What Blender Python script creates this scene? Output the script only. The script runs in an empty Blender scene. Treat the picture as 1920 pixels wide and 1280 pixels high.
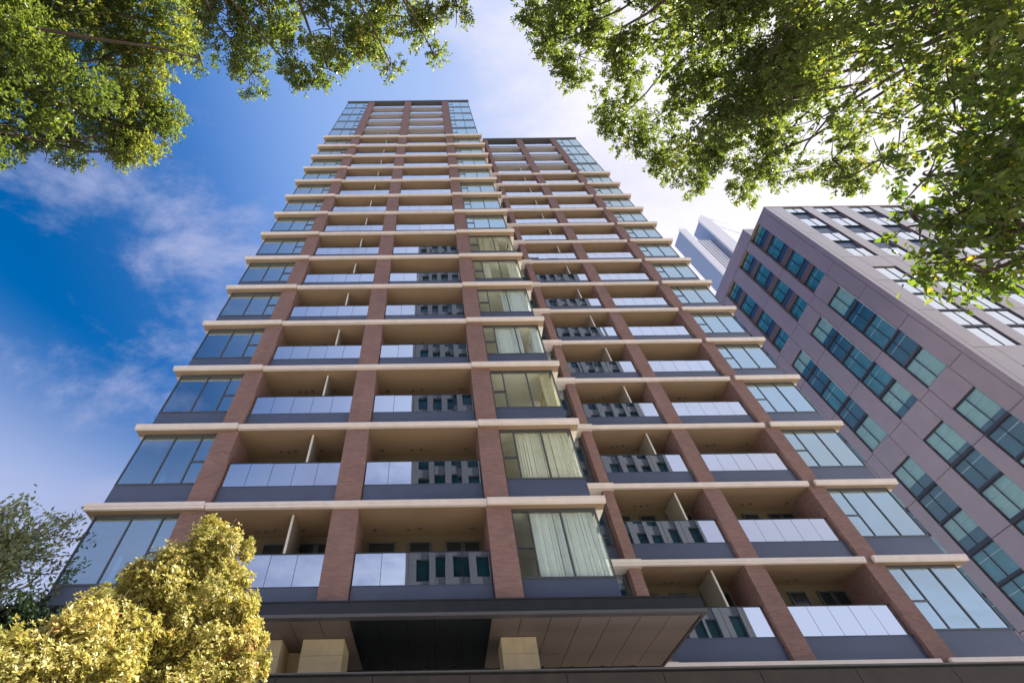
import bpy, math, random
import numpy as np
from mathutils import Matrix, Vector

# ------------------------------------------------------------------ camera, sky, sun, exposure
sc = bpy.context.scene
EYE = 1.6                                    # the camera stands 1.6 m above the pavement
F = np.array([0.00365943, 0.61370466, 0.7895272])
R = np.array([0.99990141, 0.00845752, -0.01120859])
U = np.array([0.0135562, -0.78949038, 0.61361321])
cam_d = bpy.data.cameras.new('camera')
cam = bpy.data.objects.new('camera', cam_d)
sc.collection.objects.link(cam)
cam_d.sensor_fit = 'HORIZONTAL'
cam_d.sensor_width = 36.0
cam_d.lens = 885.0 / 1920 * 36
cam_d.shift_x = (960 - 814.6) / 1920
cam_d.clip_start = 0.05
cam_d.clip_end = 4000
cam.matrix_world = Matrix(((R[0], U[0], -F[0], 0), (R[1], U[1], -F[1], 0), (R[2], U[2], -F[2], EYE), (0, 0, 0, 1)))
sc.camera = cam

SUN = Vector((0.77, 0.09, 0.63)).normalized()          # towards the sun
SUN_EL = math.asin(SUN.z)
SUN_AZ = math.atan2(SUN.x, SUN.y)                        # from +Y towards +X

world = bpy.data.worlds.new('World')
sc.world = world
world.use_nodes = True
wn, wl = world.node_tree.nodes, world.node_tree.links
wn.clear()
def W(t, **kw):
    n = wn.new(t)
    for k, v in kw.items():
        setattr(n, k, v)
    return n
def wmath(op, a, b=None, clamp=False):
    n = W('ShaderNodeMath', operation=op, use_clamp=clamp)
    for i, x in enumerate((a, b)):
        if x is None:
            continue
        if isinstance(x, (int, float)):
            n.inputs[i].default_value = x
        else:
            wl.new(x, n.inputs[i])
    return n.outputs[0]
def wrange(x, a, b, c=0.0, d=1.0):
    n = W('ShaderNodeMapRange', interpolation_type='SMOOTHSTEP')
    wl.new(x, n.inputs[0])
    for i, v in enumerate((a, b, c, d)):
        n.inputs[i + 1].default_value = v
    return n.outputs[0]
sky = W('ShaderNodeTexSky', sky_type='NISHITA', sun_disc=False)
sky.sun_elevation = SUN_EL
sky.sun_rotation = SUN_AZ
sky.air_density = 1.0
sky.dust_density = 0.3
sky.ozone_density = 4.0
hs = W('ShaderNodeHueSaturation')
hs.inputs['Hue'].default_value = 0.503
hs.inputs['Saturation'].default_value = 1.4
hs.inputs['Value'].default_value = 1.15
wl.new(sky.outputs[0], hs.inputs['Color'])
tc = W('ShaderNodeTexCoord')
nrm = W('ShaderNodeVectorMath', operation='NORMALIZE')
wl.new(tc.outputs['Generated'], nrm.inputs[0])
sep = W('ShaderNodeSeparateXYZ')
wl.new(nrm.outputs[0], sep.inputs[0])
zz = wmath('ADD', wmath('MAXIMUM', sep.outputs[2], 0.0), 0.22)
comb = W('ShaderNodeCombineXYZ')                         # a flat cloud layer seen from below
wl.new(wmath('DIVIDE', sep.outputs[0], zz), comb.inputs[0])
wl.new(wmath('DIVIDE', sep.outputs[1], zz), comb.inputs[1])
mp = W('ShaderNodeMapping')
mp.inputs['Location'].default_value = (-11.321, 18.619, 0.0)
mp.inputs['Rotation'].default_value = (0, 0, 1.352)
mp.inputs['Scale'].default_value = (1.0, 1.5, 1.0)
wl.new(comb.outputs[0], mp.inputs[0])
n1 = W('ShaderNodeTexNoise')
n1.inputs['Scale'].default_value = 2.3
n1.inputs['Detail'].default_value = 9.0
n1.inputs['Roughness'].default_value = 0.62
n1.inputs['Distortion'].default_value = 0.3
wl.new(mp.outputs[0], n1.inputs['Vector'])
n2 = W('ShaderNodeTexNoise')
n2.inputs['Scale'].default_value = 0.9
n2.inputs['Detail'].default_value = 3.0
wl.new(mp.outputs[0], n2.inputs['Vector'])
dots = W('ShaderNodeVectorMath', operation='DOT_PRODUCT')
wl.new(nrm.outputs[0], dots.inputs[0])
dots.inputs[1].default_value = SUN
sd = dots.outputs['Value']
veil = W('ShaderNodeValToRGB')                            # thin high veil, brighter towards the sun
ve = veil.color_ramp.elements
ve[0].position, ve[0].color = 0.25, (0.10, 0.26, 0.68, 1)
ve[1].position, ve[1].color = 0.97, (0.96, 0.93, 0.97, 1)
for ps, c_ in ((0.42, (0.21, 0.37, 0.75, 1)), (0.64, (0.38, 0.52, 0.86, 1)), (0.86, (0.75, 0.75, 0.92, 1))):
    ve.new(ps).color = c_
wl.new(sd, veil.inputs[0])
vg = W('ShaderNodeVectorMath', operation='SCALE')
vg.inputs['Scale'].default_value = 6.7
wl.new(veil.outputs[0], vg.inputs[0])
hs2 = W('ShaderNodeMix', data_type='RGBA')
wl.new(wrange(sd, -0.04, 0.48), hs2.inputs['Factor'])
wl.new(hs.outputs[0], hs2.inputs['A'])
wl.new(vg.outputs[0], hs2.inputs['B'])
cl = wmath('ADD', wmath('MULTIPLY', n1.outputs[0], 0.80), wmath('MULTIPLY', n2.outputs[0], 0.55))
mask = wmath('MULTIPLY', wrange(cl, 0.60, 0.79), 0.92)
cc = W('ShaderNodeMix', data_type='RGBA')
wl.new(wrange(sd, 0.25, 0.95), cc.inputs['Factor'])
cc.inputs['A'].default_value = (2.5, 2.9, 4.6, 1)
cc.inputs['B'].default_value = (6.3, 6.2, 6.7, 1)
hz = W('ShaderNodeMix', data_type='RGBA')                  # paler air low over the horizon
wl.new(wmath('MULTIPLY', wrange(sep.outputs[2], 0.66, 0.36), 0.78), hz.inputs['Factor'])
wl.new(hs2.outputs['Result'], hz.inputs['A'])
hz.inputs['B'].default_value = (4.1, 4.3, 5.6, 1)
bk_ = W('ShaderNodeMix', data_type='RGBA')                 # broad pale cloud on the street side, as the balcony glass mirrors it
back = wmath('MULTIPLY', wrange(sep.outputs[1], 0.10, -0.55), wrange(sep.outputs[0], -0.58, 0.12))
wl.new(wmath('MULTIPLY', back, 0.85), bk_.inputs['Factor'])
wl.new(hz.outputs['Result'], bk_.inputs['A'])
bk_.inputs['B'].default_value = (5.9, 6.4, 8.0, 1)
mixc = W('ShaderNodeMix', data_type='RGBA')
wl.new(mask, mixc.inputs['Factor'])
wl.new(bk_.outputs['Result'], mixc.inputs['A'])
wl.new(cc.outputs['Result'], mixc.inputs['B'])
bg = W('ShaderNodeBackground')
bg.inputs['Strength'].default_value = 0.0505
wl.new(mixc.outputs['Result'], bg.inputs['Color'])
wo = W('ShaderNodeOutputWorld')
wl.new(bg.outputs[0], wo.inputs['Surface'])

sun_d = bpy.data.lights.new('sun', 'SUN')
sun_d.energy = 5.0
sun_d.angle = math.radians(0.55)
sun_d.color = (1.0, 0.93, 0.82)
sun = bpy.data.objects.new('sun', sun_d)
sc.collection.objects.link(sun)
sun.rotation_euler = SUN.to_track_quat('Z', 'Y').to_euler()
sun.location = (30, 0, 90)

vs = sc.view_settings
vs.view_transform = 'Standard'
vs.look = 'None'
vs.gamma = 1.0
vs.exposure = 1.7
vs.use_curve_mapping = False
sc.cycles.max_bounces = 10
sc.cycles.transparent_max_bounces = 24
sc.cycles.caustics_refractive = False
sc.cycles.blur_glossy = 0.1

# ------------------------------------------------------------------ helpers
C = sc.collection
rng = random.Random(7)
G = EYE                                    # heights below are measured from eye level

def px(u, v):                              # viewing direction through a point of the photograph
    d = (u - 814.6) * R + (640 - v) * U + 885.0 * F
    return d / np.linalg.norm(d)
def at(u, v, dist):                        # a world point that far away in that direction
    p = px(u, v) * dist
    return np.array([p[0], p[1], p[2] + EYE])

class MB:
    """collects boxes, prisms and tubes into one mesh"""
    def __init__(s):
        s.v, s.f = [], []
    def box(s, x0, x1, y0, y1, z0, z1):
        b = len(s.v)
        s.v += [(x0, y0, z0), (x1, y0, z0), (x1, y1, z0), (x0, y1, z0), (x0, y0, z1), (x1, y0, z1), (x1, y1, z1), (x0, y1, z1)]
        s.f += [[b + i for i in q] for q in ((0, 3, 2, 1), (4, 5, 6, 7), (0, 1, 5, 4), (1, 2, 6, 5), (2, 3, 7, 6), (3, 0, 4, 7))]
        return s
    def prism(s, prof, x0, x1):            # profile of (y, z) points extruded along x
        b, n = len(s.v), len(prof)
        s.v += [(x0, y, z) for y, z in prof] + [(x1, y, z) for y, z in prof]
        s.f.append([b + i for i in range(n)])
        s.f.append([b + n + i for i in reversed(range(n))])
        for i in range(n):
            j = (i + 1) % n
            s.f.append([b + i, b + n + i, b + n + j, b + j])
        return s
    def prism_y(s, prof, y0, y1):          # profile of (x, z) points extruded along y
        b, n = len(s.v), len(prof)
        s.v += [(x, y0, z) for x, z in prof] + [(x, y1, z) for x, z in prof]
        s.f.append([b + i for i in reversed(range(n))])
        s.f.append([b + n + i for i in range(n)])
        for i in range(n):
            j = (i + 1) % n
            s.f.append([b + i, b + j, b + n + j, b + n + i])
        return s
    def disc(s, cx, cy, z0, z1, r, n=10):
        b = len(s.v)
        for z in (z0, z1):
            s.v += [(cx + r * math.cos(i * 2 * math.pi / n), cy + r * math.sin(i * 2 * math.pi / n), z) for i in range(n)]
        s.f.append([b + i for i in reversed(range(n))])
        s.f.append([b + n + i for i in range(n)])
        for i in range(n):
            j = (i + 1) % n
            s.f.append([b + i, b + j, b + n + j, b + n + i])
        return s
    def tube(s, pts, rad, n=6):
        pts = [np.array(p, float) for p in pts]
        b = len(s.v)
        for i, p in enumerate(pts):
            t = pts[min(i + 1, len(pts) - 1)] - pts[max(i - 1, 0)]
            t = t / (np.linalg.norm(t) + 1e-9)
            a = np.cross(t, [0.3, 0.9, 0.2] if abs(t[2]) > .7 else [0, 0, 1])
            a /= np.linalg.norm(a) + 1e-9
            c = np.cross(t, a)
            for k in range(n):
                w = k * 2 * math.pi / n
                s.v.append(tuple(p + rad[i] * (a * math.cos(w) + c * math.sin(w))))
        for i in range(len(pts) - 1):
            for k in range(n):
                j = (k + 1) % n
                s.f.append([b + i * n + k, b + i * n + j, b + (i + 1) * n + j, b + (i + 1) * n + k])
        s.f.append([b + k for k in reversed(range(n))])
        e = b + (len(pts) - 1) * n
        s.f.append([e + k for k in range(n)])
        return s
    def mesh(s, name, mat, smooth=False):
        me = bpy.data.meshes.new(name)
        me.from_pydata(s.v, [], s.f)
        me.materials.append(mat)
        if smooth:
            me.polygons.foreach_set('use_smooth', [True] * len(me.polygons))
        me.update()
        return me

def tag(o, label=None, cat=None, group=None, kind=None):
    if label: o['label'] = label
    if cat: o['category'] = cat
    if group: o['group'] = group
    if kind: o['kind'] = kind
    return o
def thing(name, loc, label, cat, group=None):
    o = bpy.data.objects.new(name, None)
    o.empty_display_size = 0.3
    o.location = loc
    C.objects.link(o)
    return tag(o, label, cat, group)
def part(name, me, parent=None, loc=(0, 0, 0), rot=None):
    """a mesh object at a world location, kept there under its parent"""
    o = bpy.data.objects.new(name, me)
    C.objects.link(o)
    o.location = loc
    if rot: o.rotation_euler = rot
    if parent:
        o.parent = parent
        q = Vector(parent.location)
        if parent.parent: q = parent['_w']
        o.matrix_parent_inverse = Matrix.Translation(-Vector(q))
    return o
def sub(name, me, parent, loc, rot=None):
    """a sub-part: its location is given in world space as well"""
    o = bpy.data.objects.new(name, me)
    C.objects.link(o)
    o.parent = parent
    o.location = Vector(loc) - parent.location
    if rot: o.rotation_euler = rot
    return o

# ------------------------------------------------------------------ materials
def newmat(name):
    m = bpy.data.materials.new(name)
    m.use_nodes = True
    nt = m.node_tree
    nt.nodes.clear()
    out = nt.nodes.new('ShaderNodeOutputMaterial')
    return m, nt, out
def N(nt, t, **kw):
    n = nt.nodes.new(t)
    for k, v in kw.items():
        setattr(n, k, v)
    return n
def solid(name, col, rough=0.6, metal=0.0, var=0.12, scale=3.0, bump=0.0, stretch=(1, 1, 1), spec=0.5):
    m, nt, out = newmat(name)
    p = N(nt, 'ShaderNodeBsdfPrincipled')
    p.inputs['Roughness'].default_value = rough
    p.inputs['Metallic'].default_value = metal
    p.inputs['Specular IOR Level'].default_value = spec
    g = N(nt, 'ShaderNodeNewGeometry')
    mpn = N(nt, 'ShaderNodeMapping')
    mpn.inputs['Scale'].default_value = stretch
    nt.links.new(g.outputs['Position'], mpn.inputs[0])
    n = N(nt, 'ShaderNodeTexNoise')
    n.inputs['Scale'].default_value = scale
    n.inputs['Detail'].default_value = 5
    nt.links.new(mpn.outputs[0], n.inputs['Vector'])
    mx = N(nt, 'ShaderNodeMix', data_type='RGBA')
    mr = N(nt, 'ShaderNodeMapRange')
    mr.inputs[1].default_value = 0.3; mr.inputs[2].default_value = 0.7
    nt.links.new(n.outputs[0], mr.inputs[0])
    nt.links.new(mr.outputs[0], mx.inputs['Factor'])
    mx.inputs['A'].default_value = tuple(c * (1 - var) for c in col) + (1,)
    mx.inputs['B'].default_value = tuple(min(1, c * (1 + var)) for c in col) + (1,)
    nt.links.new(mx.outputs['Result'], p.inputs['Base Color'])
    if bump:
        b = N(nt, 'ShaderNodeBump')
        b.inputs['Strength'].default_value = bump
        b.inputs['Distance'].default_value = 0.02
        nt.links.new(n.outputs[0], b.inputs['Height'])
        nt.links.new(b.outputs[0], p.inputs['Normal'])
    nt.links.new(p.outputs[0], out.inputs[0])
    return m
def glass(name, tint, refl, rough=0.0, gloss=(0.96, 0.97, 1.0), wave=0.005, scale=0.8):
    """coated pane: part mirror, part tinted see-through"""
    m, nt, out = newmat(name)
    t = N(nt, 'ShaderNodeBsdfTransparent')
    t.inputs[0].default_value = tint + (1,)
    gl = N(nt, 'ShaderNodeBsdfGlossy')
    gl.inputs['Color'].default_value = gloss + (1,)
    gl.inputs['Roughness'].default_value = rough
    g = N(nt, 'ShaderNodeNewGeometry')
    lw = N(nt, 'ShaderNodeLayerWeight')
    lw.inputs['Blend'].default_value = 0.5
    pw = N(nt, 'ShaderNodeMath', operation='POWER')
    pw.inputs[1].default_value = 4.5
    nt.links.new(lw.outputs['Facing'], pw.inputs[0])
    fr = N(nt, 'ShaderNodeMapRange')                     # reflectance from face-on to grazing
    fr.inputs[3].default_value = refl
    fr.inputs[4].default_value = 0.95
    nt.links.new(pw.outputs[0], fr.inputs[0])
    iv = N(nt, 'ShaderNodeMath', operation='SUBTRACT')
    iv.inputs[0].default_value = 1.0
    nt.links.new(g.outputs['Backfacing'], iv.inputs[1])
    ad = N(nt, 'ShaderNodeMath', operation='MULTIPLY')    # the inner face of the pane only lets light through
    nt.links.new(fr.outputs[0], ad.inputs[0])
    nt.links.new(iv.outputs[0], ad.inputs[1])
    n = N(nt, 'ShaderNodeTexNoise')
    n.inputs['Scale'].default_value = scale
    n.inputs['Detail'].default_value = 1
    nt.links.new(g.outputs['Position'], n.inputs['Vector'])
    b = N(nt, 'ShaderNodeBump')
    b.inputs['Strength'].default_value = 0.25
    b.inputs['Distance'].default_value = wave
    nt.links.new(n.outputs[0], b.inputs['Height'])
    nt.links.new(b.outputs[0], gl.inputs['Normal'])
    mx = N(nt, 'ShaderNodeMixShader')
    nt.links.new(ad.outputs[0], mx.inputs[0])
    nt.links.new(t.outputs[0], mx.inputs[1])
    nt.links.new(gl.outputs[0], mx.inputs[2])
    nt.links.new(mx.outputs[0], out.inputs[0])
    return m
def bricks(name, c1, c2, mortar, bw=0.22, bh=0.062):
    m, nt, out = newmat(name)
    p = N(nt, 'ShaderNodeBsdfPrincipled')
    p.inputs['Roughness'].default_value = 0.8
    g = N(nt, 'ShaderNodeNewGeometry')
    s = N(nt, 'ShaderNodeSeparateXYZ')
    nt.links.new(g.outputs['Position'], s.inputs[0])
    a = N(nt, 'ShaderNodeMath', operation='ADD')
    nt.links.new(s.outputs[0], a.inputs[0]); nt.links.new(s.outputs[1], a.inputs[1])
    c = N(nt, 'ShaderNodeCombineXYZ')
    nt.links.new(a.outputs[0], c.inputs[0]); nt.links.new(s.outputs[2], c.inputs[1])
    b = N(nt, 'ShaderNodeTexBrick')
    b.inputs['Scale'].default_value = 1.0
    b.inputs['Brick Width'].default_value = bw
    b.inputs['Row Height'].default_value = bh
    b.inputs['Mortar Size'].default_value = 0.005
    b.inputs['Mortar Smooth'].default_value = 0.2
    b.inputs['Bias'].default_value = -0.1
    b.inputs['Color1'].default_value = c1 + (1,)
    b.inputs['Color2'].default_value = c2 + (1,)
    b.inputs['Mortar'].default_value = mortar + (1,)
    nt.links.new(c.outputs[0], b.inputs['Vector'])
    n = N(nt, 'ShaderNodeTexNoise')
    n.inputs['Scale'].default_value = 1.3
    n.inputs['Detail'].default_value = 6
    nt.links.new(g.outputs['Position'], n.inputs['Vector'])
    mr = N(nt, 'ShaderNodeMapRange')
    mr.inputs[3].default_value = 0.75; mr.inputs[4].default_value = 1.25
    nt.links.new(n.outputs[0], mr.inputs[0])
    ml = N(nt, 'ShaderNodeMix', data_type='RGBA', blend_type='MULTIPLY')
    ml.inputs['Factor'].default_value = 1.0
    nt.links.new(b.outputs['Color'], ml.inputs['A'])
    nt.links.new(mr.outputs[0], ml.inputs['B'])
    nt.links.new(ml.outputs['Result'], p.inputs['Base Color'])
    bp = N(nt, 'ShaderNodeBump', invert=True)
    bp.inputs['Strength'].default_value = 0.4
    bp.inputs['Distance'].default_value = 0.012
    nt.links.new(b.outputs['Fac'], bp.inputs['Height'])
    nt.links.new(bp.outputs[0], p.inputs['Normal'])
    nt.links.new(p.outputs[0], out.inputs[0])
    return m
def leafmat(name, stops, trans, tcol_gain=1.5, mixf=0.45):
    m, nt, out = newmat(name)
    at_ = N(nt, 'ShaderNodeAttribute', attribute_name='rnd')
    cr = N(nt, 'ShaderNodeValToRGB')
    e = cr.color_ramp.elements
    e[0].position, e[0].color = stops[0][0], stops[0][1] + (1,)
    e[1].position, e[1].color = stops[-1][0], stops[-1][1] + (1,)
    for ps, col in stops[1:-1]:
        q = e.new(ps)
        q.color = col + (1,)
    nt.links.new(at_.outputs['Fac'], cr.inputs[0])
    d = N(nt, 'ShaderNodeBsdfPrincipled')
    d.inputs['Roughness'].default_value = 0.34
    d.inputs['Specular IOR Level'].default_value = 0.45
    nt.links.new(cr.outputs[0], d.inputs['Base Color'])
    ml = N(nt, 'ShaderNodeMix', data_type='RGBA', blend_type='MULTIPLY')
    ml.inputs['Factor'].default_value = 1
    ml.clamp_result = False
    nt.links.new(cr.outputs[0], ml.inputs['A'])
    ml.inputs['B'].default_value = tuple(c * tcol_gain for c in trans) + (1,)
    t = N(nt, 'ShaderNodeBsdfTranslucent')
    nt.links.new(ml.outputs['Result'], t.inputs[0])
    mx = N(nt, 'ShaderNodeMixShader')
    mx.inputs[0].default_value = mixf
    nt.links.new(d.outputs[0], mx.inputs[1])
    nt.links.new(t.outputs[0], mx.inputs[2])
    nt.links.new(mx.outputs[0], out.inputs[0])
    return m

M = {}
M['brick'] = bricks('brown_brick', (0.30, 0.170, 0.145), (0.225, 0.128, 0.115), (0.22, 0.17, 0.16))
M['beam'] = solid('cream_painted_metal', (0.82, 0.735, 0.69), 0.42, var=0.05, scale=1.6, stretch=(2.0, 2.0, 0.5))
M['deck'] = solid('grey_deck', (0.07, 0.065, 0.06), 0.8)  # near-black to cut bounce light and deepen the balcony shade
M['soffit'] = solid('darkened_tan_soffit', (0.33, 0.235, 0.155), 0.65, var=0.06, scale=0.8)  # tan boards, colour lowered to put shade into the balcony recess
M['spandrel'] = solid('slate_blue_panel', (0.085, 0.105, 0.17), 0.30, var=0.10, scale=0.7)
M['rail'] = solid('dark_frame_metal', (0.035, 0.045, 0.06), 0.4, metal=0.3, var=0.05)
M['frame'] = solid('grey_window_frame', (0.10, 0.11, 0.125), 0.4, metal=0.3, var=0.05)
M['balglass'] = glass('balcony_glass', (0.10, 0.15, 0.20), 0.66, gloss=(0.86, 0.91, 1.0))
M['pane'] = glass('window_glass', (0.20, 0.42, 0.48), 0.52, gloss=(0.72, 0.91, 1.0))
M['pane_side'] = glass('side_window_glass', (0.05, 0.08, 0.10), 0.92, rough=0.08)
M['pane_clear'] = glass('clear_window_glass', (0.93, 0.97, 0.96), 0.05)
M['curtain'] = solid('cream_curtain', (0.86, 0.79, 0.63), 0.9, var=0.06, scale=4)
M['curtain_white'] = solid('white_sheer', (0.80, 0.82, 0.80), 0.9, var=0.06, scale=4)
M['curtain_warm'] = solid('warm_drape', (0.72, 0.60, 0.38), 0.9, var=0.06, scale=4)
M['screentrim'] = solid('white_partition_edge', (0.72, 0.70, 0.65), 0.6)
M['screen'] = solid('grey_partition', (0.30, 0.27, 0.22), 0.6, var=0.04)
M['wall'] = solid('darkened_cream_wall', (0.15, 0.12, 0.07), 0.75, var=0.06)  # cream darkened to brown: the recess shade is put into the colour
M['door'] = solid('dark_balcony_window', (0.02, 0.025, 0.03), 0.15, var=0.05)
M['room'] = solid('room_paint', (0.55, 0.52, 0.46), 0.85, var=0.05)
M['ceiling'] = solid('room_ceiling', (0.78, 0.74, 0.64), 0.85, var=0.04)
M['roof'] = solid('dark_roof_metal', (0.12, 0.12, 0.14), 0.45, var=0.08)
M['vent'] = solid('vent_grey', (0.12, 0.11, 0.10), 0.6)
M['slabedge'] = solid('grey_slab_edge', (0.50, 0.46, 0.46), 0.5, var=0.05)
M['canopy'] = solid('black_canopy_metal', (0.022, 0.024, 0.030), 0.38, var=0.15)
M['canopytrim'] = solid('grey_canopy_trim', (0.10, 0.10, 0.11), 0.45, var=0.1)
M['canopypanel'] = solid('brown_soffit_panel', (0.235, 0.195, 0.18), 0.55, var=0.07, scale=0.8)
M['void'] = solid('dark_lobby_lining', (0.018, 0.024, 0.032), 0.25, var=0.1)
M['stone'] = solid('beige_limestone', (0.70, 0.58, 0.39), 0.8, var=0.10, scale=2.5, bump=0.15)
M['eave'] = solid('dark_brown_eave', (0.040, 0.032, 0.026), 0.6, var=0.2)
M['ground'] = solid('pale_pavement', (0.36, 0.335, 0.30), 0.9, var=0.12, scale=1.5)
M['soil'] = solid('garden_soil', (0.10, 0.075, 0.05), 0.95, var=0.2)
M['clad'] = solid('mauve_stone_cladding', (0.225, 0.165, 0.155), 0.28, var=0.07, scale=0.6)
_p = [n for n in M['clad'].node_tree.nodes if n.type == 'BSDF_PRINCIPLED'][0]
_p.inputs['Coat Weight'].default_value = 1.0
_p.inputs['Coat IOR'].default_value = 1.9
_p.inputs['Coat Roughness'].default_value = 0.12
M['joint'] = solid('dark_joint', (0.05, 0.04, 0.05), 0.7)
M['officeframe'] = solid('dark_office_frame', (0.03, 0.035, 0.05), 0.4, metal=0.2)
M['officefin'] = solid('pale_metal_fin', (0.55, 0.56, 0.58), 0.35, metal=0.3)
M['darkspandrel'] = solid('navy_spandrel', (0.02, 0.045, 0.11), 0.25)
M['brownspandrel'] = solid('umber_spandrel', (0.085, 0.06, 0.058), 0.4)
M['og_teal'] = glass('teal_office_glass', (0.0, 0.0, 0.0), 0.30, gloss=(0.30, 0.78, 0.82))
M['og_blue'] = glass('blue_office_glass', (0.0, 0.0, 0.0), 0.22, gloss=(0.12, 0.55, 0.85))
M['og_sky'] = glass('sky_office_glass', (0.0, 0.0, 0.0), 0.78, gloss=(0.93, 0.97, 1.0))
M['blind'] = solid('pale_green_blind', (0.42, 0.51, 0.475), 0.8, var=0.08, scale=1.0, stretch=(1, 1, 6))
M['room_teal'] = solid('teal_room', (0.012, 0.075, 0.10), 0.6, var=0.35, scale=0.5)
M['room_mid'] = solid('mid_teal_room', (0.05, 0.20, 0.24), 0.6, var=0.3, scale=0.5)
M['og_clear'] = glass('green_office_glass', (0.84, 0.93, 0.92), 0.14, gloss=(0.8, 1.0, 0.98))
M['white'] = solid('white_fin', (0.78, 0.77, 0.80), 0.5, var=0.03)
M['bluegrey'] = solid('blue_grey_wall', (0.26, 0.33, 0.48), 0.4, var=0.05)
M['opp'] = solid('grey_concrete_frame', (0.115, 0.13, 0.155), 0.7, var=0.10)
M['oppglass'] = solid('opposite_window', (0.012, 0.06, 0.075), 0.1, var=0.4, scale=0.3)
M['bark'] = solid('brown_bark', (0.075, 0.055, 0.042), 0.9, var=0.3, scale=9, bump=0.6, stretch=(1, 1, 0.3))
M['bark_pale'] = solid('pale_bark', (0.22, 0.17, 0.13), 0.9, var=0.3, scale=9, bump=0.6)
M['leaf'] = leafmat('camphor_leaf', [(0.0, (0.036, 0.058, 0.022)), (0.5, (0.080, 0.108, 0.038)), (0.9, (0.135, 0.145, 0.048)), (1.0, (0.20, 0.165, 0.05))], (1.5, 1.5, 0.5), 1.9, 0.48)
M['leaf_near'] = leafmat('glossy_green_leaf', [(0.0, (0.030, 0.058, 0.018)), (0.6, (0.075, 0.110, 0.030)), (0.92, (0.14, 0.16, 0.04)), (1.0, (0.24, 0.18, 0.04))], (1.5, 1.5, 0.45), 1.9, 0.46)
M['leaf_yellow'] = leafmat('yellow_new_leaf', [(0.0, (0.17, 0.17, 0.055)), (0.3, (0.37, 0.335, 0.11)), (0.65, (0.54, 0.485, 0.18)), (0.92, (0.70, 0.64, 0.31)), (1.0, (0.58, 0.30, 0.13))], (1.1, 1.1, 0.6), 1.1, 0.40)
M['leaf_grey'] = leafmat('grey_green_leaf', [(0.0, (0.12, 0.15, 0.075)), (1.0, (0.36, 0.40, 0.23))], (1.3, 1.3, 0.7), 1.2, 0.3)
M['leaf_dark'] = leafmat('dark_hedge_leaf', [(0.0, (0.012, 0.022, 0.014)), (1.0, (0.04, 0.065, 0.03))], (1.2, 1.3, 0.7), 1.0, 0.25)

# ------------------------------------------------------------------ ground
g = part('ground', MB().box(-900, 900, -900, 900, -1.0, 0.0).mesh('ground', M['ground']))
tag(g, kind='structure')
g = part('planting_bed', MB().box(-16, -1.5, 5.6, 11.6, 0.004, 0.12).mesh('planting_bed', M['soil']))
tag(g, kind='structure')

# ------------------------------------------------------------------ the apartment tower
H = 3.2736
Z0 = 8.6677 + G                      # top of the first cornice beam that shows

def beam_prof(y, h, back):
    return [(y, 0), (y, -h * 0.55), (y + 0.035, -h * 0.60), (y + 0.035, -h), (back, -h), (back, 0)]

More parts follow.
